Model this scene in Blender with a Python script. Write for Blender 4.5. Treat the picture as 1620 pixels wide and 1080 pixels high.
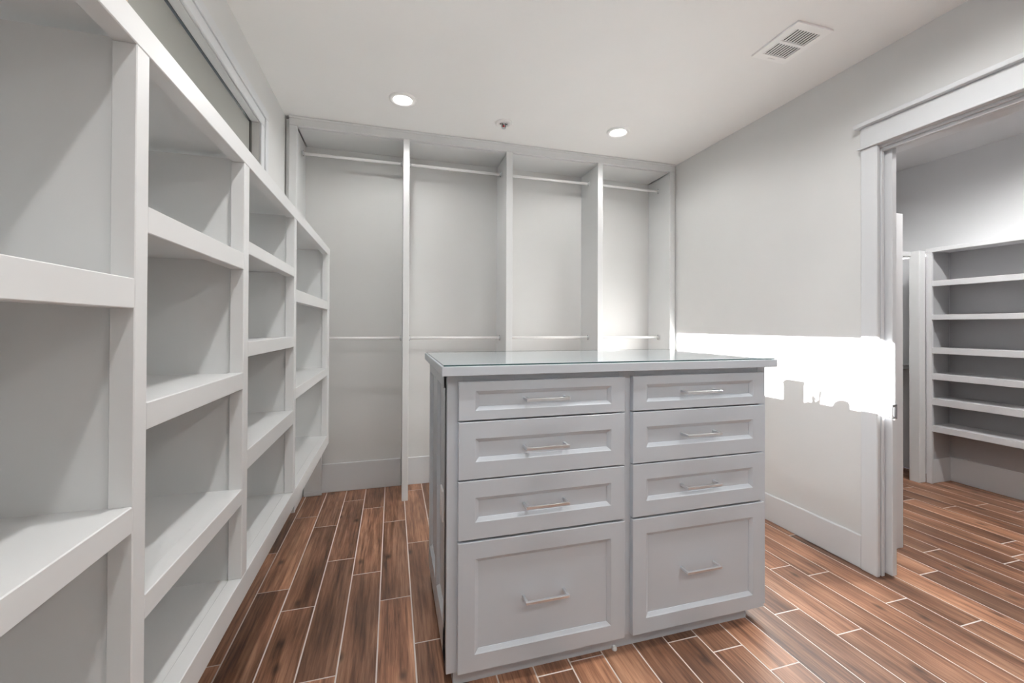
import bpy, bmesh, math, random
from mathutils import Vector, Matrix

scene = bpy.context.scene
C = scene.collection
for o in list(bpy.data.objects):
    bpy.data.objects.remove(o, do_unlink=True)

# ------------------------------------------------------------------ camera
EYE = 1.2
YAW, PITCH, ROLL, FPX, SHIFT = 0.2785, 0.006, 0.004, 661.0, -28.0
cy, sn = math.cos(YAW), math.sin(YAW)
F = Vector((sn * math.cos(PITCH), cy * math.cos(PITCH), math.sin(PITCH)))
R0 = Vector((cy, -sn, 0)); U0 = R0.cross(F)
R = R0 * math.cos(ROLL) + U0 * math.sin(ROLL)
U = -R0 * math.sin(ROLL) + U0 * math.cos(ROLL)
cd = bpy.data.cameras.new('camera')
cam = bpy.data.objects.new('camera', cd); C.objects.link(cam)
M = Matrix((R, U, -F)).transposed().to_4x4(); M.translation = (0, 0, EYE)
cam.matrix_world = M
cd.sensor_fit = 'HORIZONTAL'; cd.sensor_width = 36
cd.lens = FPX / 1620 * 36; cd.shift_y = SHIFT / 1620
cd.clip_start = 0.02
scene.camera = cam

# ------------------------------------------------------------------ world, sun, exposure
w = bpy.data.worlds.new('sky'); scene.world = w; w.use_nodes = True
bg = w.node_tree.nodes['Background']
bg.inputs[0].default_value = (0.62, 0.76, 1.0, 1); bg.inputs[1].default_value = 1.2

SX, SY, SZ = 1.0, 0.75, -0.42          # direction the sunlight travels
sun = bpy.data.lights.new('sun', 'SUN'); sun.energy = 60.0; sun.angle = math.radians(0.15)
sun.color = (1.0, 0.985, 0.965)
so = bpy.data.objects.new('sun', sun); C.objects.link(so)
so.rotation_euler = Vector((SX, SY, SZ)).to_track_quat('-Z', 'Y').to_euler()
so.location = (-6, -5, 5)

CAN_BACK, CAN_MID, CAN_FRONT, CAN_NEXT = 14.0, 30.0, 34.0, 115.0   # ceiling can lights, by row
vs = scene.view_settings
vs.view_transform = 'Standard'; vs.look = 'None'; vs.gamma = 1; vs.use_curve_mapping = False
vs.exposure = 0.40
scene.cycles.max_bounces = 16; scene.cycles.diffuse_bounces = 10

# ------------------------------------------------------------------ materials
def new_mat(name):
    m = bpy.data.materials.new(name); m.use_nodes = True
    nt = m.node_tree; b = nt.nodes['Principled BSDF']
    return m, nt, b

def paint(name, col, rough=0.5, var=0.02, bump=0.0, scale=3.0, bscale=220.0):
    m, nt, b = new_mat(name)
    tc = nt.nodes.new('ShaderNodeTexCoord')
    n = nt.nodes.new('ShaderNodeTexNoise'); n.inputs['Scale'].default_value = scale
    n.inputs['Detail'].default_value = 3
    nt.links.new(tc.outputs['Object'], n.inputs['Vector'])
    r = nt.nodes.new('ShaderNodeValToRGB')
    r.color_ramp.elements[0].position = .3; r.color_ramp.elements[1].position = .7
    r.color_ramp.elements[0].color = tuple(c * (1 - var) for c in col) + (1,)
    r.color_ramp.elements[1].color = tuple(min(1, c * (1 + var)) for c in col) + (1,)
    nt.links.new(n.outputs['Fac'], r.inputs['Fac'])
    nt.links.new(r.outputs['Color'], b.inputs['Base Color'])
    b.inputs['Roughness'].default_value = rough
    if bump > 0:
        n2 = nt.nodes.new('ShaderNodeTexNoise'); n2.inputs['Scale'].default_value = bscale
        nt.links.new(tc.outputs['Object'], n2.inputs['Vector'])
        bp = nt.nodes.new('ShaderNodeBump'); bp.inputs['Strength'].default_value = bump
        bp.inputs['Distance'].default_value = 0.001
        nt.links.new(n2.outputs['Fac'], bp.inputs['Height'])
        nt.links.new(bp.outputs['Normal'], b.inputs['Normal'])
    return m

def metal(name, col, rough):
    m, nt, b = new_mat(name)
    b.inputs['Base Color'].default_value = col + (1,)
    b.inputs['Metallic'].default_value = 1; b.inputs['Roughness'].default_value = rough
    return m

def emit(name, col, s):
    m, nt, b = new_mat(name)
    b.inputs['Base Color'].default_value = col + (1,)
    b.inputs['Emission Color'].default_value = col + (1,)
    b.inputs['Emission Strength'].default_value = s
    return m

def clear_glass(name, tint, gloss=(1, 1, 1), ior=1.5):
    """thin clear sheet: see-through, mirror-like at grazing angles"""
    m, nt, b = new_mat(name); nt.nodes.remove(b)
    tr = nt.nodes.new('ShaderNodeBsdfTransparent'); tr.inputs[0].default_value = tint + (1,)
    gl_ = nt.nodes.new('ShaderNodeBsdfGlossy'); gl_.inputs[0].default_value = gloss + (1,)
    gl_.inputs['Roughness'].default_value = 0.0
    fr = nt.nodes.new('ShaderNodeFresnel'); fr.inputs[0].default_value = ior
    mx = nt.nodes.new('ShaderNodeMixShader')
    gm = nt.nodes.new('ShaderNodeNewGeometry')
    inv = nt.nodes.new('ShaderNodeMath'); inv.operation = 'SUBTRACT'; inv.inputs[0].default_value = 1.0
    nt.links.new(gm.outputs['Backfacing'], inv.inputs[1])
    mu = nt.nodes.new('ShaderNodeMath'); mu.operation = 'MULTIPLY'
    nt.links.new(fr.outputs[0], mu.inputs[0]); nt.links.new(inv.outputs[0], mu.inputs[1])
    nt.links.new(mu.outputs[0], mx.inputs[0]); nt.links.new(tr.outputs[0], mx.inputs[1])
    nt.links.new(gl_.outputs[0], mx.inputs[2])
    nt.links.new(mx.outputs[0], nt.nodes['Material Output'].inputs['Surface'])
    return m

def glass(name, col, rough=0.0):
    m, nt, b = new_mat(name)
    b.inputs['Base Color'].default_value = col + (1,)
    b.inputs['Transmission Weight'].default_value = 1
    b.inputs['Roughness'].default_value = rough; b.inputs['IOR'].default_value = 1.5
    return m

WALL = paint('wall_paint', (0.655, 0.658, 0.65), 0.6, 0.015, 0.15)
CEIL = paint('ceiling_paint', (0.86, 0.86, 0.85), 0.7, 0.01, 0.15)
NEXT = paint('adjoining_room_paint', (0.60, 0.605, 0.615), 0.6, 0.015, 0.1)
TRIM = paint('white_trim_paint', (0.63, 0.645, 0.66), 0.35, 0.01)
SHELF = paint('closet_paint', (0.67, 0.68, 0.68), 0.42, 0.012)
GREY = paint('grey_cabinet_paint', (0.555, 0.60, 0.65), 0.32, 0.012, 0.05, 3, 120)
GREYB = paint('adjoining_shelf_paint', (0.62, 0.62, 0.63), 0.4, 0.01)
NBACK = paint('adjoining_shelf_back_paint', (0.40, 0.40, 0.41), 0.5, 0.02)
NICKEL = metal('brushed_nickel', (0.80, 0.83, 0.86), 0.32)
CHROME = metal('chrome', (0.8, 0.8, 0.8), 0.15)
DARK = paint('dark_void', (0.02, 0.02, 0.02), 0.8, 0.0)
SHADE = paint('shade_fabric', (0.28, 0.28, 0.26), 0.75, 0.05, 0.2, 2.0, 300)
RUB = paint('dark_gasket', (0.05, 0.05, 0.045), 0.6, 0.0)
RED = glass('red_bulb', (0.7, 0.02, 0.03))
GLASS = clear_glass('counter_glass', (0.965, 0.985, 0.985), (1, 1, 1), 1.6)
GEDGE = paint('glass_edge', (0.035, 0.085, 0.085), 0.12, 0.0)
PANE = clear_glass('window_glass', (0.96, 0.98, 0.97))
LENS = emit('lamp_lens', (1.0, 0.97, 0.92), 14.0)
GROUT = paint('tile_grout', (0.78, 0.72, 0.68), 0.8, 0.06)
ENAMEL = paint('white_enamel', (0.90, 0.90, 0.89), 0.3, 0.0)
PLASTIC = paint('white_plastic', (0.8, 0.8, 0.8), 0.3, 0.0)
CARD = paint('kraft_board', (0.5, 0.4, 0.3), 0.7, 0.05)
LEAF = paint('dry_twig', (0.25, 0.2, 0.12), 0.7, 0.1)

def wood(name):
    m, nt, b = new_mat(name); L = nt.links.new; N = nt.nodes.new
    geo = N('ShaderNodeNewGeometry'); oi = N('ShaderNodeObjectInfo')
    mul = N('ShaderNodeMath'); mul.operation = 'MULTIPLY'; mul.inputs[1].default_value = 37.0
    L(oi.outputs['Random'], mul.inputs[0])
    comb = N('ShaderNodeCombineXYZ'); L(mul.outputs[0], comb.inputs['Z']); L(mul.outputs[0], comb.inputs['Y'])
    add = N('ShaderNodeVectorMath'); add.operation = 'ADD'
    L(geo.outputs['Position'], add.inputs[0]); L(comb.outputs[0], add.inputs[1])
    def noise(scale, sc, det, rough=.55, dist=0.0):
        mp = N('ShaderNodeMapping'); mp.inputs['Scale'].default_value = sc
        L(add.outputs[0], mp.inputs['Vector'])
        n = N('ShaderNodeTexNoise'); n.inputs['Scale'].default_value = scale
        n.inputs['Detail'].default_value = det; n.inputs['Roughness'].default_value = rough
        n.inputs['Distortion'].default_value = dist
        L(mp.outputs[0], n.inputs['Vector']); return n
    fine = noise(95, (1, 0.045, 1), 6, .65, .4)
    broad = noise(14, (1, 0.10, 1), 4, .55, .6)
    blot = noise(4.5, (1, 0.45, 1), 3)
    knots = N('ShaderNodeTexVoronoi'); knots.voronoi_dimensions = '2D'; knots.inputs['Scale'].default_value = 3.4
    mpk = N('ShaderNodeMapping'); mpk.inputs['Scale'].default_value = (1.2, .62, 1)
    L(add.outputs[0], mpk.inputs['Vector']); L(mpk.outputs[0], knots.inputs['Vector'])
    kr = N('ShaderNodeMapRange'); kr.inputs[1].default_value = .015; kr.inputs[2].default_value = .075
    L(knots.outputs['Distance'], kr.inputs[0])
    mix = N('ShaderNodeMath'); mix.operation = 'MULTIPLY_ADD'; mix.inputs[1].default_value = .55
    L(fine.outputs['Fac'], mix.inputs[0])
    sc2 = N('ShaderNodeMath'); sc2.operation = 'MULTIPLY'; sc2.inputs[1].default_value = .45
    L(broad.outputs['Fac'], sc2.inputs[0]); L(sc2.outputs[0], mix.inputs[2])
    ramp = N('ShaderNodeValToRGB'); cr = ramp.color_ramp
    cr.elements[0].position = .36; cr.elements[0].color = (.10, .046, .028, 1)
    cr.elements[1].position = .66; cr.elements[1].color = (.56, .33, .215, 1)
    e = cr.elements.new(.50); e.color = (.31, .155, .095, 1)
    L(mix.outputs[0], ramp.inputs['Fac'])
    # each plank has its own tone
    hv = N('ShaderNodeHueSaturation')
    mr = N('ShaderNodeMapRange'); mr.inputs[3].default_value = .66; mr.inputs[4].default_value = 1.28
    L(oi.outputs['Random'], mr.inputs[0])
    bl = N('ShaderNodeMapRange'); bl.inputs[1].default_value = .35; bl.inputs[2].default_value = .65
    bl.inputs[3].default_value = .72; bl.inputs[4].default_value = 1.2
    L(blot.outputs['Fac'], bl.inputs[0])
    mm = N('ShaderNodeMath'); mm.operation = 'MULTIPLY'; L(mr.outputs[0], mm.inputs[0]); L(bl.outputs[0], mm.inputs[1])
    kk = N('ShaderNodeMapRange'); kk.inputs[3].default_value = .35; kk.inputs[4].default_value = 1.0
    L(kr.outputs[0], kk.inputs[0])
    m3 = N('ShaderNodeMath'); m3.operation = 'MULTIPLY'; L(mm.outputs[0], m3.inputs[0]); L(kk.outputs[0], m3.inputs[1])
    L(m3.outputs[0], hv.inputs['Value']); hv.inputs['Saturation'].default_value = 1.06
    L(ramp.outputs['Color'], hv.inputs['Color'])
    L(hv.outputs['Color'], b.inputs['Base Color'])
    rr = N('ShaderNodeMapRange'); rr.inputs[3].default_value = .36; rr.inputs[4].default_value = .48; b.inputs['Specular IOR Level'].default_value = .7
    L(fine.outputs['Fac'], rr.inputs[0]); L(rr.outputs[0], b.inputs['Roughness'])
    bp = N('ShaderNodeBump'); bp.inputs['Strength'].default_value = .12; bp.inputs['Distance'].default_value = .001
    L(fine.outputs['Fac'], bp.inputs['Height']); L(bp.outputs['Normal'], b.inputs['Normal'])
    return m
WOOD = wood('wood_look_tile')

# ------------------------------------------------------------------ helpers
def wpos(o):
    v = Vector((0, 0, 0))
    while o is not None:
        v += o.location; o = o.parent
    return v

def link(name, bm, mat, parent=None, smooth=False):
    """mesh given in world coordinates -> one object, local to its parent"""
    off = wpos(parent)
    if off.length > 0:
        bmesh.ops.translate(bm, verts=bm.verts, vec=-off)
    bmesh.ops.recalc_face_normals(bm, faces=bm.faces)
    me = bpy.data.meshes.new(name); bm.to_mesh(me); bm.free()
    me.materials.append(mat)
    if smooth:
        for p in me.polygons: p.use_smooth = True
    o = bpy.data.objects.new(name, me); C.objects.link(o)
    if parent is not None: o.parent = parent
    return o

def add_box(bm, x0, x1, y0, y1, z0, z1, bev=0.0, seg=1):
    b2 = bmesh.new()
    vs_ = [b2.verts.new((x, y, z)) for x in (x0, x1) for y in (y0, y1) for z in (z0, z1)]
    for f in ((0, 1, 3, 2), (4, 6, 7, 5), (0, 4, 5, 1), (2, 3, 7, 6), (0, 2, 6, 4), (1, 5, 7, 3)):
        b2.faces.new([vs_[i] for i in f])
    if bev > 0:
        bmesh.ops.bevel(b2, geom=list(b2.edges), offset=bev, segments=seg, affect='EDGES', profile=.6)
    me = bpy.data.meshes.new('t'); b2.to_mesh(me); b2.free()
    bm.from_mesh(me); bpy.data.meshes.remove(me)

def box(name, x0, x1, y0, y1, z0, z1, mat, parent=None, bev=0.0, seg=1):
    bm = bmesh.new(); add_box(bm, x0, x1, y0, y1, z0, z1, bev, seg)
    return link(name, bm, mat, parent)

def boxes(name, lst, mat, parent=None, bev=0.0):
    bm = bmesh.new()
    for l in lst: add_box(bm, *l, bev)
    return link(name, bm, mat, parent)

def lathe(bm, prof, c, axis='z', n=32, closed=True):
    """prof: list of (radius, offset along axis)"""
    rings = []
    for r, h in prof:
        ring = []
        for i in range(n):
            a = 2 * math.pi * i / n
            if axis == 'z': p = (c[0] + r * math.cos(a), c[1] + r * math.sin(a), c[2] + h)
            elif axis == 'x': p = (c[0] + h, c[1] + r * math.cos(a), c[2] + r * math.sin(a))
            else: p = (c[0] + r * math.cos(a), c[1] + h, c[2] + r * math.sin(a))
            ring.append(bm.verts.new(p))
        rings.append(ring)
    for a, b in zip(rings, rings[1:]):
        for i in range(n):
            bm.faces.new((a[i], a[(i + 1) % n], b[(i + 1) % n], b[i]))
    if closed:
        bm.faces.new(rings[0]); bm.faces.new(rings[-1])

def empty(name, loc, label, cat, group=None):
    o = bpy.data.objects.new(name, None); C.objects.link(o); o.location = loc
    o.empty_display_size = .1
    tag(o, label, cat, group); return o

def tag(o, label, cat, group=None):
    o['label'] = label; o['category'] = cat
    if group: o['group'] = group
    return o

def struct(o):
    o['kind'] = 'structure'; return o

# ------------------------------------------------------------------ room dimensions
XL, XR, YB, YF, YN, H = -0.67, 2.265, 3.27, 2.96, -1.8, 2.545
SK0, SK1 = 2.300, 2.338     # pocket between the two skins of the right wall
XR2 = 2.42                      # far face of the right wall
XN, YN2 = 4.24, 2.6             # adjoining room
DY0, DY1, DH = 0.55, 1.472, 2.083  # doorway

# ------------------------------------------------------------------ floor
floor = struct(box('floor', XL - .12, XN, YN, YB, -.06, -.0008, GROUT))
floor['label'] = 'pale grout bed under the wood-look plank tiles'
unit = bmesh.new(); add_box(unit, 0, 1, 0, 1, -1, 0)
ume = bpy.data.meshes.new('plank'); unit.to_mesh(ume); unit.free(); ume.materials.append(WOOD)
random.seed(11)
PW, PL, GAP = 0.1325, 0.757, 0.0055
offs = {-1: .196, 0: .602, 1: .443, 2: .036, 3: .635, 4: .404, 5: .112, 9: .629, 13: .528, 14: .407, 16: .627, 17: .469, 18: .134,
        19: .041, 20: .552, 21: .37, 23: .657, 25: .035, 27: .607, 29: .737, 30: .535, 32: .695}
k = -1; stuff_bm = bmesh.new()
while -0.577 + PW * k < XN - .01:
    x0 = max(-0.577 + PW * k, XL - .1); x1 = min(-0.577 + PW * (k + 1), XN)
    off = offs.get(k, random.uniform(0, PL)) % PL
    ymax = YB if x0 < 2.33 else YN2
    y = off - 4 * PL
    while y < ymax:
        a, b = max(y, YN), min(y + PL, ymax)
        if b - a > .02:
            if b > 0.62:
                o = bpy.data.objects.new('floor_plank', ume); C.objects.link(o)
                o.parent = floor
                o.location = (x0 + GAP / 2, a + GAP / 2, 0)
                o.scale = (x1 - x0 - GAP, b - a - GAP, .0024)
            else:
                add_box(stuff_bm, x0 + GAP / 2, x1 - GAP / 2, a + GAP / 2, b - GAP / 2, -.0024, 0)
        y += PL
    k += 1
so_ = link('plank_field', stuff_bm, WOOD, floor); so_['kind'] = 'stuff'

# ------------------------------------------------------------------ walls and ceiling
# left wall has two high windows side by side above the shelf unit
W1 = (0.87, 2.44); W2 = (-0.905, 0.75); WZ0, WZ1, WZ2 = 1.80, 2.25, 2.428
boxes_l = [(XL - .12, XL, YN, YB, 0, WZ0), (XL - .12, XL, W1[0], YB, WZ1, H), (XL - .12, XL, YN, W1[0], WZ2, H),
           (XL - .12, XL, YN, W2[0], WZ0, WZ2), (XL - .12, XL, W2[1], W1[0], WZ0, WZ2),
           (XL - .12, XL, W1[1], YB, WZ0, WZ1)]
struct(boxes('wall_left', boxes_l, WALL))
struct(box('wall_back', XL - .12, XR, YB, YB + .12, 0, H, WALL))
struct(box('wall_front', XL - .12, XN, YN - .12, YN, 0, H, WALL))
wr = [(XR, SK0, DY1, YB, 0, H), (SK1, XR2, 1.505, YB, 0, H),
      (XR, XR2, YN, DY0, 0, H), (XR, SK0, DY0, DY1, DH, H), (SK1, XR2, DY0, 1.505, DH, H),
      (SK0, SK1, DY0, YB, 2.16, H)]
struct(boxes('wall_right', wr, WALL))
struct(box('ceiling', XL - .12, XR, YN, YB, H, H + .08, CEIL))
# adjoining room
struct(box('wall_next_side', XN, XN + .1, YN, YN2 + .1, 0, H + .02, NEXT))
struct(box('wall_next_back', XR2, XN, YN2, YN2 + .1, 0, H + .02, NEXT))
struct(box('ceiling_next', XR2, XN, YN, YN2, H + .02, H + .1, NEXT))
struct(box('baseboard_next', XN - .016, XN, 0.4, 2.24, 0, .19, TRIM, None, .003))

# baseboards
struct(box('baseboard_right', XR - .016, XR, 1.526, YB, 0, .165, TRIM, None, .004))
for i, (a, b) in enumerate(((-.592, .066), (.108, .80), (.848, 1.543), (1.587, 2.203))):
    struct(box('baseboard_back_%d' % (i + 1), a, b, YB - .016, YB, 0, .205, TRIM, None, .003))

# ------------------------------------------------------------------ window with grey shade
def window(idx, y0, y1, WZ1, shade, label):
    wn = bpy.data.objects.new('window_%d' % idx, None); C.objects.link(wn)
    wn.location = (XL, (y0 + y1) / 2, WZ0); wn['kind'] = 'structure'; wn['label'] = label
    # stepped casing around the opening, on the room side
    t1, t2 = (.050, .095) if shade else (.030, .058)
    for nm, d, lo, hi in (('casing_bead', .012, 0.0, t1), ('casing', .020, t1, t2)):
        bm = bmesh.new()
        add_box(bm, XL, XL + d, y0 - hi, y1 + hi, WZ1 + lo, WZ1 + hi, .003)
        add_box(bm, XL, XL + d, y0 - hi, y0 - lo, WZ0 - hi, WZ1 + lo, .003)
        add_box(bm, XL, XL + d, y1 + lo, y1 + hi, WZ0 - hi, WZ1 + lo, .003)
        add_box(bm, XL, XL + d, y0 - lo, y1 + lo, WZ0 - hi, WZ0 - lo, .003)
        link(nm, bm, TRIM, wn)
    fx0, fx1, fw = XL - .075, XL - .035, .022
    bm = bmesh.new()
    add_box(bm, fx0, fx1, y0, y1, WZ1 - fw * .1, WZ1)
    add_box(bm, fx0, fx1, y0, y1, WZ0, WZ0 + fw)
    add_box(bm, fx0, fx1, y0, y0 + fw, WZ0, WZ1)
    add_box(bm, fx0, fx1, y1 - fw, y1, WZ0, WZ1)
    link('sash', bm, RUB if shade else TRIM, wn)
    if shade:
        box('shade', XL - .045, XL - .040, y0 + .004, y1 - .012, WZ0, WZ1 - .010, SHADE, wn)
    bm = bmesh.new(); add_box(bm, XL - .066, XL - .062, y0 + .01, y1 - .01, WZ0 + .01, WZ1)
    if shade: link('pane', bm, PANE, wn)
    else: bm.free()
    return wn
window(1, W1[0], W1[1], WZ1, True, 'high window over the cubby shelf covered by a grey shade')
window(2, W2[0], W2[1], WZ2, False, 'high window letting the sun in over the cubby shelf')

# ------------------------------------------------------------------ doorway trim and pocket door
t = bpy.data.objects.new('trim_1', None); C.objects.link(t); t.location = (XR, DY1, 0)
t['kind'] = 'structure'; t['label'] = 'white craftsman casing around the pocket doorway'
box('side_casing', XR - .02, XR, 1.452, 1.526, 0, 2.085, TRIM, t, .003)
box('side_casing', XR - .02, XR, DY0 - .085, DY0 - .006, 0, 2.085, TRIM, t, .003)
box('bead', XR - .032, XR, DY0 - .1, 1.536, 2.085, 2.095, TRIM, t, .003, 2)
box('head_casing', XR - .022, XR, DY0 - .085, 1.526, 2.095, 2.192, TRIM, t, .002)
box('cap', XR - .045, XR, DY0 - .11, 1.546, 2.192, 2.214, TRIM, t, .004, 2)
# jambs, stepped
box('jamb', XR, SK0, 1.460, DY1, 0, DH - .008, TRIM, t, .002)
box('jamb_stop', XR + .012, SK0 - .004, 1.452, 1.460, 0, DH - .012, TRIM, t, .002)
box('jamb', XR, XR2, DY0, DY0 + .016, 0, DH - .008, TRIM, t, .002)
box('head_jamb', XR, SK0, DY0 + .016, 1.460, DH - .010, DH, TRIM, t, .001)
box('head_jamb', SK1, XR2, DY0 + .016, 1.50, DH - .010, DH, TRIM, t, .001)
box('head_stop', XR + .012, SK0 - .004, DY0 + .016, 1.452, DH - .026, DH - .010, TRIM, t, .002)
box('door_track', SK0 + .010, SK1 - .010, DY0 + .016, 1.9, DH + .02, DH + .05, RUB, t)

d = bpy.data.objects.new('door_1', None); C.objects.link(d); d.location = (2.318, 1.44, 0)
d['kind'] = 'structure'; d['label'] = 'white pocket door slid into the wall with only its edge showing'
box('door_slab', SK0 + .004, SK1 - .004, 1.425, 2.36, .012, 2.070, TRIM, d, .002)
pl = box('edge_pull', SK0 + .0025, SK1 - .0025, 1.4235, 1.447, .762, .832, CHROME, d, .001)
pl['label'] = 'chrome edge pull'
box('finger_slot', SK0 + .012, SK1 - .012, 1.4225, 1.4245, .775, .819, NICKEL, pl)

# ------------------------------------------------------------------ back closet unit with hanging rods
cu = empty('closet_unit', ((XL + XR) / 2, YF, 0), 'tall white four-bay hanging closet across the back wall', 'closet')
ST = ((-.645, -.597), (.066, .108), (.800, .848), (1.543, 1.587), (2.203, 2.245))
for i, (a, b) in enumerate(ST):
    box('stile', a, b, YF, YF + .019, 0, 2.485, SHELF, cu, .002)
    box('divider_panel', a + .004, b - .004, YF + .019, YB - .001, 0, 2.475, SHELF, cu)
box('header_rail', -.645, 2.245, YF - .002, YF + .019, 2.485, H - .012, SHELF, cu, .002)
box('crown_strip', -.645, 2.258, YF - .012, YF + .010, H - .014, H - .001, SHELF, cu, .003)
box('filler_strip', 2.245, 2.262, YF + .010, YB - .001, 0, H - .014, SHELF, cu)
box('filler_strip', -.665, -.646, YF + .020, YB - .001, 0, H - .014, SHELF, cu)
box('top_panel', -.593, 2.199, YF + .020, YB - .001, 2.478, 2.492, SHELF, cu)
for a, b, c, dd in ((-.597, .066, 0, 1), (.108, .80, 1, 2), (.848, 1.543, 2, 3), (1.587, 2.203, 3, 4)):
    for z in (2.368, 1.112):
        yr = YF + .155
        bm = bmesh.new(); lathe(bm, [(.0098, 0), (.0098, b - a - .004)], (a + .002, yr, z), 'x', 16)
        rod = link('hanging_rod', bm, ENAMEL, cu, True)
        for xx, s in ((a + .004, 1), (b - .004, -1)):
            bm = bmesh.new(); lathe(bm, [(.021, 0), (.021, s * .003), (.014, s * .005), (.0125, s * .012)], (xx, yr, z), 'x', 20)
            fl = link('rod_flange', bm, TRIM, rod)
            for dz in (-.016, .016):
                bm = bmesh.new(); lathe(bm, [(.004, s * .004), (.0035, s * .0065)], (xx, yr - .004, z + dz), 'x', 8)
                link('screw', bm, RUB, rod)
# short return panel low in the corner bay, partly behind the shelf unit
box('return_panel', -.593, -.480, YB - .05, YB - .017, 0, .95, SHELF, cu, .003)
box('return_panel_plinth', -.593, -.474, YB - .058, YB - .05, 0, .03, TRIM, cu, .003)

# ------------------------------------------------------------------ cubby shelf unit on the left
XS = -.395; XSB = XL + .001
su = empty('cubby_shelf_unit', (XS, 1.2, .435), 'long white wall-hung cubby shelf unit along the left wall', 'shelf unit')
FT = .034
ZT0, ZT1, ZB0, ZB1 = 1.650, 1.698, .436, .503
stiles = ((-1.15, -1.115), (-.32, -.285), (.14, .175), (.806, .842), (1.313, 1.353), (1.930, 1.968), (2.868, 2.945))
box('top_rail', XS - FT, XS, -1.15, 2.945, ZT0, ZT1, SHELF, su, .0015)
box('bottom_rail', XS - FT, XS, -1.15, 2.945, ZB0, ZB1, SHELF, su, .0015)
for a, b in stiles:
    box('stile', XS - FT, XS - .0003, a, b, ZB1, ZT0, SHELF, su, .0015)
    if b < 2.9: box('divider_panel', XSB + .01, XS - FT, a + .010, b - .002, ZB1 - .01, ZT0 + .01, SHELF, su)
    else: box('end_panel', XSB + .01, XS - FT, a + .010, b, ZB0, ZT1, SHELF, su)
cols = ((( -1.115, -.32), ((1.44, 1.40), (1.15, 1.11), (.84, .79))),
        ((-.285, .14), ((1.354, 1.301), (.933, .885))),
        ((.175, .806), ((1.274, 1.226), (.911, .869))),
        ((.842, 1.313), ((1.399, 1.354), (1.070, 1.024), (.749, .707))),
        ((1.353, 1.930), ((1.441, 1.403), (1.153, 1.110), (.845, .789))),
        ((1.968, 2.868), ((1.354, 1.301), (.933, .885))))
for (a, b), rails in cols:
    for zt, zb in rails:
        box('shelf_rail', XS - FT, XS - .0006, a, b, zb, zt, SHELF, su, .0015)
        box('shelf', XSB + .01, XS - FT, a - .004, b + .010, zt - .021, zt - .003, SHELF, su)
box('top_panel', XSB + .01, XS - FT, -1.15, 2.945, ZT1 - .020, ZT1 - .002, SHELF, su)
box('bottom_panel', XSB + .01, XS - FT, -1.15, 2.945, ZB1 - .021, ZB1 - .003, SHELF, su)
box('back_panel', XSB, XSB + .01, -1.15, 2.945, ZB0, ZT1 - .002, SHELF, su)

# ------------------------------------------------------------------ island dresser
YD = 1.36
isl = empty('island_dresser', (.83, 1.7, 0), 'grey eight-drawer island dresser in the middle of the floor', 'dresser')
IX0, IX1, IY0, IY1, IZ0, IZ1 = .174, 1.489, 1.380, 2.045, .058, 1.039
box('body', IX0 + .014, IX1 - .002, IY0 + .09, IY1, IZ0 + .002, IZ1 - .001, GREY, isl)
box('plinth', IX0 + .026, 1.412, 1.402, IY1 - .03, 0, IZ0 + .002, GREY, isl, .001)
bm = bmesh.new()   # a levelling foot under the plinth
lathe(bm, [(.010, 0), (.010, .006), (.006, .012)], (.80, 1.396, 0), 'z', 12)
link('levelling_foot', bm, PLASTIC, isl)
# face frame
for a, b in ((IX0, .226), (.806, .870), (1.447, IX1)):
    box('face_stile', a, b, IY0, IY0 + .09, IZ0, IZ1, GREY, isl, .0015)
for a, b in ((.226, .806), (.870, 1.447)):
    box('face_rail', a, b, IY0 + .0005, IY0 + .02, 1.000, IZ1, GREY, isl, .001)
    box('face_rail', a, b, IY0 + .0005, IY0 + .02, IZ0, .085, GREY, isl, .001)

def ring(bm, x0, x1, z0, z1, y):
    return [bm.verts.new(p) for p in ((x0, y, z0), (x1, y, z0), (x1, y, z1), (x0, y, z1))]
def drawer_front(x0, x1, z0, z1, yf, yb, fr=.056, bv=.013, dp=.011):
    """raised frame, stepped moulding, recessed flat panel, closed back"""
    bm = bmesh.new(); e = .0018
    loops = [ring(bm, x0, x1, z0, z1, yb), ring(bm, x0, x1, z0, z1, yf + e), ring(bm, x0 + e, x1 - e, z0 + e, z1 - e, yf)]
    fz = fr if (z1 - z0) > .15 else fr * .56
    zf0, zf1 = z0 + fz, z1 - fz
    loops.append(ring(bm, x0 + fr, x1 - fr, zf0, zf1, yf))
    loops.append(ring(bm, x0 + fr + .003, x1 - fr - .003, zf0 + .003, zf1 - .003, yf + .0025))
    loops.append(ring(bm, x0 + fr + bv, x1 - fr - bv, zf0 + bv, zf1 - bv, yf + dp - .002))
    loops.append(ring(bm, x0 + fr + bv, x1 - fr - bv, zf0 + bv, zf1 - bv, yf + dp))
    for A, B in zip(loops, loops[1:]):
        for i in range(4): bm.faces.new((A[i], A[(i + 1) % 4], B[(i + 1) % 4], B[i]))
    bm.faces.new(loops[-1]); bm.faces.new(loops[0])
    return bm
for x0, x1, hx in ((.209, .822, .511), (.855, 1.462, 1.147)):
    for z0, z1 in ((.889, 1.017), (.695, .884), (.4965, .690), (.063, .489)):
        dr = link('drawer_front', drawer_front(x0, x1, z0, z1, YD, IY0), GREY, isl)
        zc = (z0 + z1) / 2; L2 = .0785; s = .0045
        bm = bmesh.new()
        add_box(bm, hx - L2, hx + L2, YD - .034, YD - .034 + 2 * s, zc - s, zc + s, .0007)
        add_box(bm, hx - L2, hx - L2 + 2 * s, YD - .034 + 2 * s, YD + .0113, zc - s, zc + s, .0007)
        add_box(bm, hx + L2 - 2 * s, hx + L2, YD - .034 + 2 * s, YD + .0113, zc - s, zc + s, .0007)
        link('handle', bm, NICKEL, dr)['label'] = 'brushed nickel bar handle'
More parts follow.
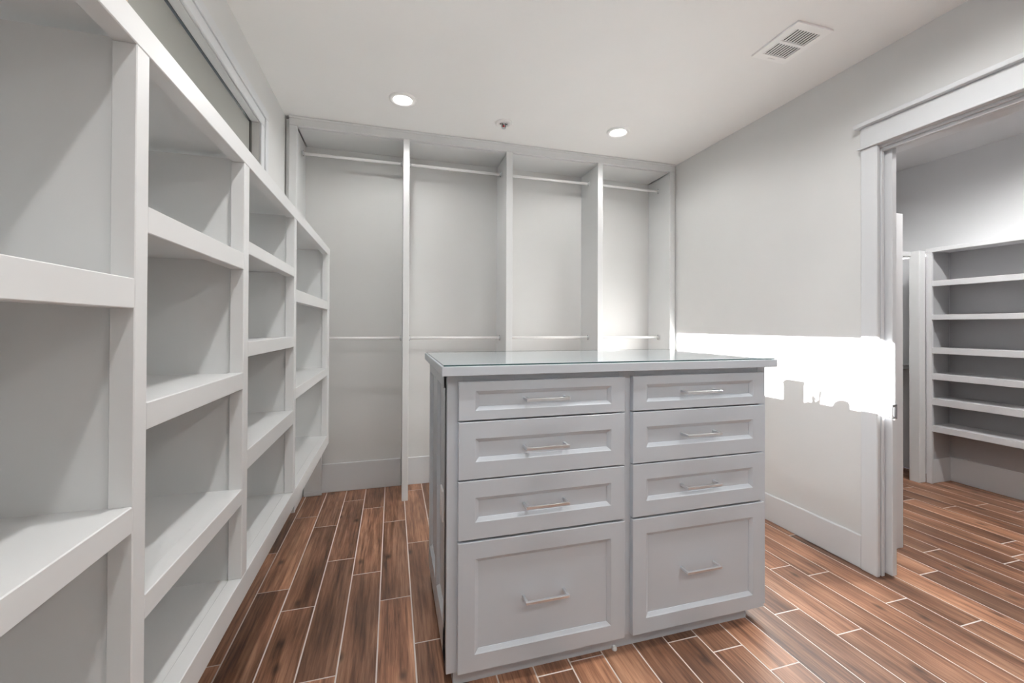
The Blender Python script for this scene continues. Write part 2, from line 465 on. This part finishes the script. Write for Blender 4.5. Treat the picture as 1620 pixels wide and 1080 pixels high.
# left side: framed recessed panels
XI = IX0
def side_panels():
    pan = ((1.434, 1.690), (1.748, 2.000)); z0, z1 = .165, .985
    ys = (IY0 + .02, pan[0][0], pan[0][1], pan[1][0], pan[1][1], IY1)
    for a, b in ((ys[0], ys[1]), (ys[2], ys[3]), (ys[4], ys[5])):
        box('side_stile', XI, XI + .014, a, b, IZ0, IZ1 - .001, GREY, isl, .001)
    for a, b in pan:
        box('side_rail', XI, XI + .014, a, b, IZ0, z0, GREY, isl, .001)
        box('side_rail', XI, XI + .014, a, b, z1, IZ1 - .001, GREY, isl, .001)
        bm = bmesh.new()      # sloped moulding plus the flat panel
        def rg(o, x): return [bm.verts.new(p) for p in ((x, a + o, z0 + o), (x, b - o, z0 + o), (x, b - o, z1 - o), (x, a + o, z1 - o))]
        Ls = [rg(0, XI + .001), rg(.014, XI + .0105), rg(.014, XI + .012)]
        for A, B in zip(Ls, Ls[1:]):
            for i in range(4): bm.faces.new((A[i], A[(i + 1) % 4], B[(i + 1) % 4], B[i]))
        bm.faces.new(Ls[-1])
        link('side_panel', bm, GREY, isl)
side_panels()
op = box('outlet_plate', XI + .005, XI + .012, 1.555, 1.628, .475, .590, PLASTIC, isl, .002)
op['label'] = 'white outlet plate'
for zz in (.512, .553):
    soc = box('socket', XI + .0035, XI + .006, 1.575, 1.608, zz - .014, zz + .014, PLASTIC, op, .001)
# worktop and glass
wt = box('worktop', .152, 1.508, 1.338, 2.066, 1.039, 1.069, GREY, None, .002, 2)
tag(wt, 'thick grey painted worktop on the island dresser', 'worktop')
gl = box('glass_sheet', .158, 1.502, 1.344, 2.060, 1.0695, 1.0755, GLASS, None, .0008)
gl.data.materials.append(GEDGE)
for p in gl.data.polygons:
    if abs(p.normal.z) < .3: p.material_index = 1
tag(gl, 'clear glass sheet lying on top of the grey worktop', 'glass sheet')

# ------------------------------------------------------------------ ceiling fixtures
def can(x, y, label, ceil_z=H, watts=CAN_BACK):
    e = empty('recessed_light', (x, y, ceil_z), label, 'ceiling light', 'recessed ceiling lights')
    bm = bmesh.new()
    lathe(bm, [(.052, -.002), (.055, -.010), (.070, -.012), (.077, -.009), (.079, 0)], (x, y, ceil_z), 'z', 40, False)
    link('trim_ring', bm, ENAMEL, e, True)
    bm = bmesh.new(); lathe(bm, [(.053, -.0005), (.052, -.003)], (x, y, ceil_z), 'z', 40)
    link('lens', bm, LENS, e)
    l = bpy.data.lights.new('can_light', 'SPOT'); l.energy = watts; l.color = (1.0, .99, .975)
    l.spot_size = math.radians(166); l.spot_blend = .5; l.shadow_soft_size = .03
    lo = bpy.data.objects.new('can_light', l); C.objects.link(lo); lo.parent = e
    lo.location = (0, 0, -.012)
    return e
can(.051, 2.555, 'lit round ceiling light nearer the cubby shelf, by the second closet bay')
can(1.489, 2.563, 'lit round ceiling light nearer the doorway wall, by the rightmost closet bay')
can(.051, .95, 'lit round ceiling light above the near left corner of the island', H, CAN_MID)
can(1.489, .95, 'lit round ceiling light above the near right corner of the island', H, CAN_MID)
can(.051, -.65, 'lit round ceiling light behind the viewer on the shelf side', H, CAN_FRONT)
can(1.489, -.65, 'lit round ceiling light behind the viewer on the doorway side', H, CAN_FRONT)

sx, sy, = .700, 2.665
sp = empty('fire_sprinkler', (sx, sy, H), 'small white fire sprinkler with a red bulb between two ceiling lights', 'sprinkler')
bm = bmesh.new(); lathe(bm, [(.030, -.0005), (.032, -.012), (.048, -.013), (.055, -.008), (.056, 0)], (sx, sy, H), 'z', 32, False)
link('escutcheon', bm, ENAMEL, sp, True)
bm = bmesh.new(); lathe(bm, [(.030, -.0005), (.029, -.0025)], (sx, sy, H), 'z', 24)
link('recess', bm, PLASTIC, sp)
for k in range(6):
    a = k * math.pi / 3 + .4; px, py = sx + .024 * math.cos(a), sy + .024 * math.sin(a)
    box('vent_slot', px - .004, px + .004, py - .004, py + .004, H - .0045, H - .0025, DARK, sp)
bm = bmesh.new(); lathe(bm, [(.006, -.0025), (.006, -.016)], (sx, sy, H), 'z', 12); link('nozzle', bm, CHROME, sp)
bm = bmesh.new(); lathe(bm, [(.003, -.016), (.006, -.021), (.006, -.029), (.003, -.034)], (sx, sy, H), 'z', 12); link('bulb', bm, RED, sp, True)
for s in (-1, 1): box('yoke_arm', sx + s * .011 - .002, sx + s * .011 + .002, sy - .003, sy + .003, H - .036, H - .003, DARK, sp)
bm = bmesh.new(); lathe(bm, [(.014, -.035), (.014, -.037)], (sx, sy, H), 'z', 16); link('deflector', bm, CHROME, sp)

VX0, VX1, VY0, VY1 = 1.700, 1.905, 1.407, 1.655
vn = empty('ceiling_vent', ((VX0 + VX1) / 2, (VY0 + VY1) / 2, H), 'white rectangular ceiling air vent with two banks of slats', 'vent')
ym = (VY0 + VY1) / 2
ix0, ix1 = VX0 + .032, VX1 - .032
banks = ((VY0 + .036, ym - .008), (ym + .008, VY1 - .036))
bm = bmesh.new()
for q in ((VX0, ix0, VY0, VY1), (ix1, VX1, VY0, VY1), (ix0, ix1, VY0, banks[0][0]), (ix0, ix1, banks[0][1], banks[1][0]), (ix0, ix1, banks[1][1], VY1)):
    add_box(bm, *q, H - .009, H - .0005)
link('vent_frame', bm, ENAMEL, vn)
box('vent_backing', ix0, ix1, banks[0][0], banks[1][1], H - .0008, H - .0003, paint('vent_shadow', (.03, .03, .03), .8, 0), vn)
for a, b in banks:
    n = 9
    for i in range(n):
        xc = ix0 + (i + .5) * (ix1 - ix0) / n
        box('slat', xc - .0040, xc + .0040, a, b, H - .0075, H - .0060, ENAMEL, vn)
box('lever', ym * 0 + 1.785, 1.825, VY1 - .020, VY1 - .014, H - .010, H - .006, PLASTIC, vn)
for yy in (VY0 + .018, VY1 - .010):
    bm = bmesh.new(); lathe(bm, [(.004, -.006), (.0035, -.0075)], ((VX0 + VX1) / 2, yy, H), 'z', 10); link('screw', bm, NICKEL, vn)

# ------------------------------------------------------------------ adjoining room furniture
nu = empty('shelf_unit', (4.1, 1.3, 0), 'white open shelf unit with seven tiers seen through the doorway', 'shelf unit')
NX = 4.0
box('stile', NX, NX + .02, 2.209, 2.246, 0, 1.785, GREYB, nu, .002)
box('top_rail', NX, NX + .02, .3, 2.246, 1.785, 1.815, GREYB, nu, .002)
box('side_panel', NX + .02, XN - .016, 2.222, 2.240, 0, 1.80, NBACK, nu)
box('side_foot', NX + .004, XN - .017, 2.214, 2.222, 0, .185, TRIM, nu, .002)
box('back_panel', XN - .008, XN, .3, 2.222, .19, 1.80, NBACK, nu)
box('top_panel', NX + .02, XN - .008, .3, 2.222, 1.795, 1.812, GREYB, nu)
for zt, zb in ((1.563, 1.520), (1.302, 1.262), (1.049, 1.003), (.849, .804), (.660, .609), (.449, .403)):
    box('shelf_nosing', NX + .001, NX + .02, .3, 2.209, zb, zt, GREYB, nu, .002)
    box('shelf', NX + .02, XN - .008, .3, 2.222, zt - .022, zt - .001, GREYB, nu)
cp = empty('corner_closet', (3.98, 2.4, 0), 'white corner closet post and dark bay left of the tiered shelf unit', 'closet')
box('corner_post', 3.93, NX, 2.247, 2.317, 0, 1.80, SHELF, cp, .003)
box('top_rail', 2.72, 3.93, 2.300, 2.317, 1.765, 1.80, GREYB, cp, .002)
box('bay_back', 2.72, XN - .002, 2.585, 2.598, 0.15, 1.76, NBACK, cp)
box('bay_shelf', 2.72, XN - .002, 2.47, 2.585, .855, .885, GREYB, cp, .002)
box('bay_baseboard', 2.72, XN - .002, 2.57, 2.584, 0, .15, TRIM, cp, .002)
tw = empty('tower_cabinet', (2.55, 2.0, 0), 'tall grey closet end panel just inside the doorway', 'closet')
box('end_panel', XR2 + .002, 2.690, 1.612, 1.632, 0, 1.826, GREYB, tw, .002)
box('side', XR2 + .002, XR2 + .02, 1.632, 2.29, 0, 1.82, GREYB, tw)
box('top', XR2 + .02, 2.690, 1.632, 2.29, 1.80, 1.82, GREYB, tw)
for zz in (.1, .6, 1.1, 1.5): box('shelf', XR2 + .02, 2.688, 1.632, 2.29, zz, zz + .02, GREYB, tw)
can(3.2, 1.3, 'round ceiling light inside the adjoining room', H + .02, CAN_NEXT)

# ------------------------------------------------------------------ unseen props added on the cubby shelf top to shape the sun patch
TZ = ZT1 - .002
def lidded_box(name, y0, y1, top, label, x0=-.45, x1=-.41):
    e = empty(name, ((x0 + x1) / 2, (y0 + y1) / 2, TZ), label, 'box')
    box('box_body', x0 + .003, x1 - .003, y0 + .003, y1 - .003, TZ, top - .02, CARD, e, .002)
    box('lid', x0, x1, y0, y1, top - .02, top, CARD, e, .003)
lidded_box('shadow_caster_box', -.176, -.056, 2.017, 'unseen tall narrow lidded box added on the cubby shelf top to cast the square shadow on the wall')
lidded_box('shadow_caster_box', -.045, .82, 1.893, 'unseen longest lidded box added on the cubby shelf top to keep the sun off the worktop')
lidded_box('shadow_caster_box', -.78, -.185, 1.906, 'unseen medium long lidded box added on the cubby shelf top to raise the lower edge of the sun patch')
JX, JY = -.497, -.437
cn = empty('canister', (JX, JY, TZ), 'unseen tall round canister with domed lid added on the cubby shelf top to cast a rounded shadow', 'canister')  # added out of view, sized for its rounded shadow on the wall
bm = bmesh.new(); lathe(bm, [(.034, 0), (.036, .01), (.036, .235), (.034, .24)], (JX, JY, TZ), 'z', 24); link('canister_body', bm, PLASTIC, cn, True)
bm = bmesh.new(); lathe(bm, [(.038, .24), (.037, .258), (.030, .272), (.016, .28)], (JX, JY, TZ), 'z', 24); link('canister_lid', bm, CARD, cn, True)
tg = empty('shadow_caster_twigs', (-.495, -.30, TZ), 'unseen thin dried twigs added on the cubby shelf top to cast wiry shadows', 'twigs')  # out of view, added only for thin shadows in the sun patch
random.seed(3)
for k in range(7):
    bx, by = -.495 + random.uniform(-.012, .012), -.30 + random.uniform(-.012, .012)
    pts = [(bx, by, TZ)]
    for q in range(1, 5):
        pts.append((bx + random.uniform(-.012, .012), by + random.uniform(-.010, .010) * q, TZ + q * random.uniform(.062, .088)))
    bm = bmesh.new(); rings = []
    for q, p in enumerate(pts):
        r0 = .0085 - .0006 * q
        rings.append([bm.verts.new((p[0] + r0 * math.cos(w_), p[1] + r0 * math.sin(w_), p[2])) for w_ in (0, 1.57, 3.14, 4.71)])
    for A, B in zip(rings, rings[1:]):
        for i in range(4): bm.faces.new((A[i], A[(i + 1) % 4], B[(i + 1) % 4], B[i]))
    bm.faces.new(rings[0]); bm.faces.new(rings[-1])
    link('twig', bm, LEAF, tg)
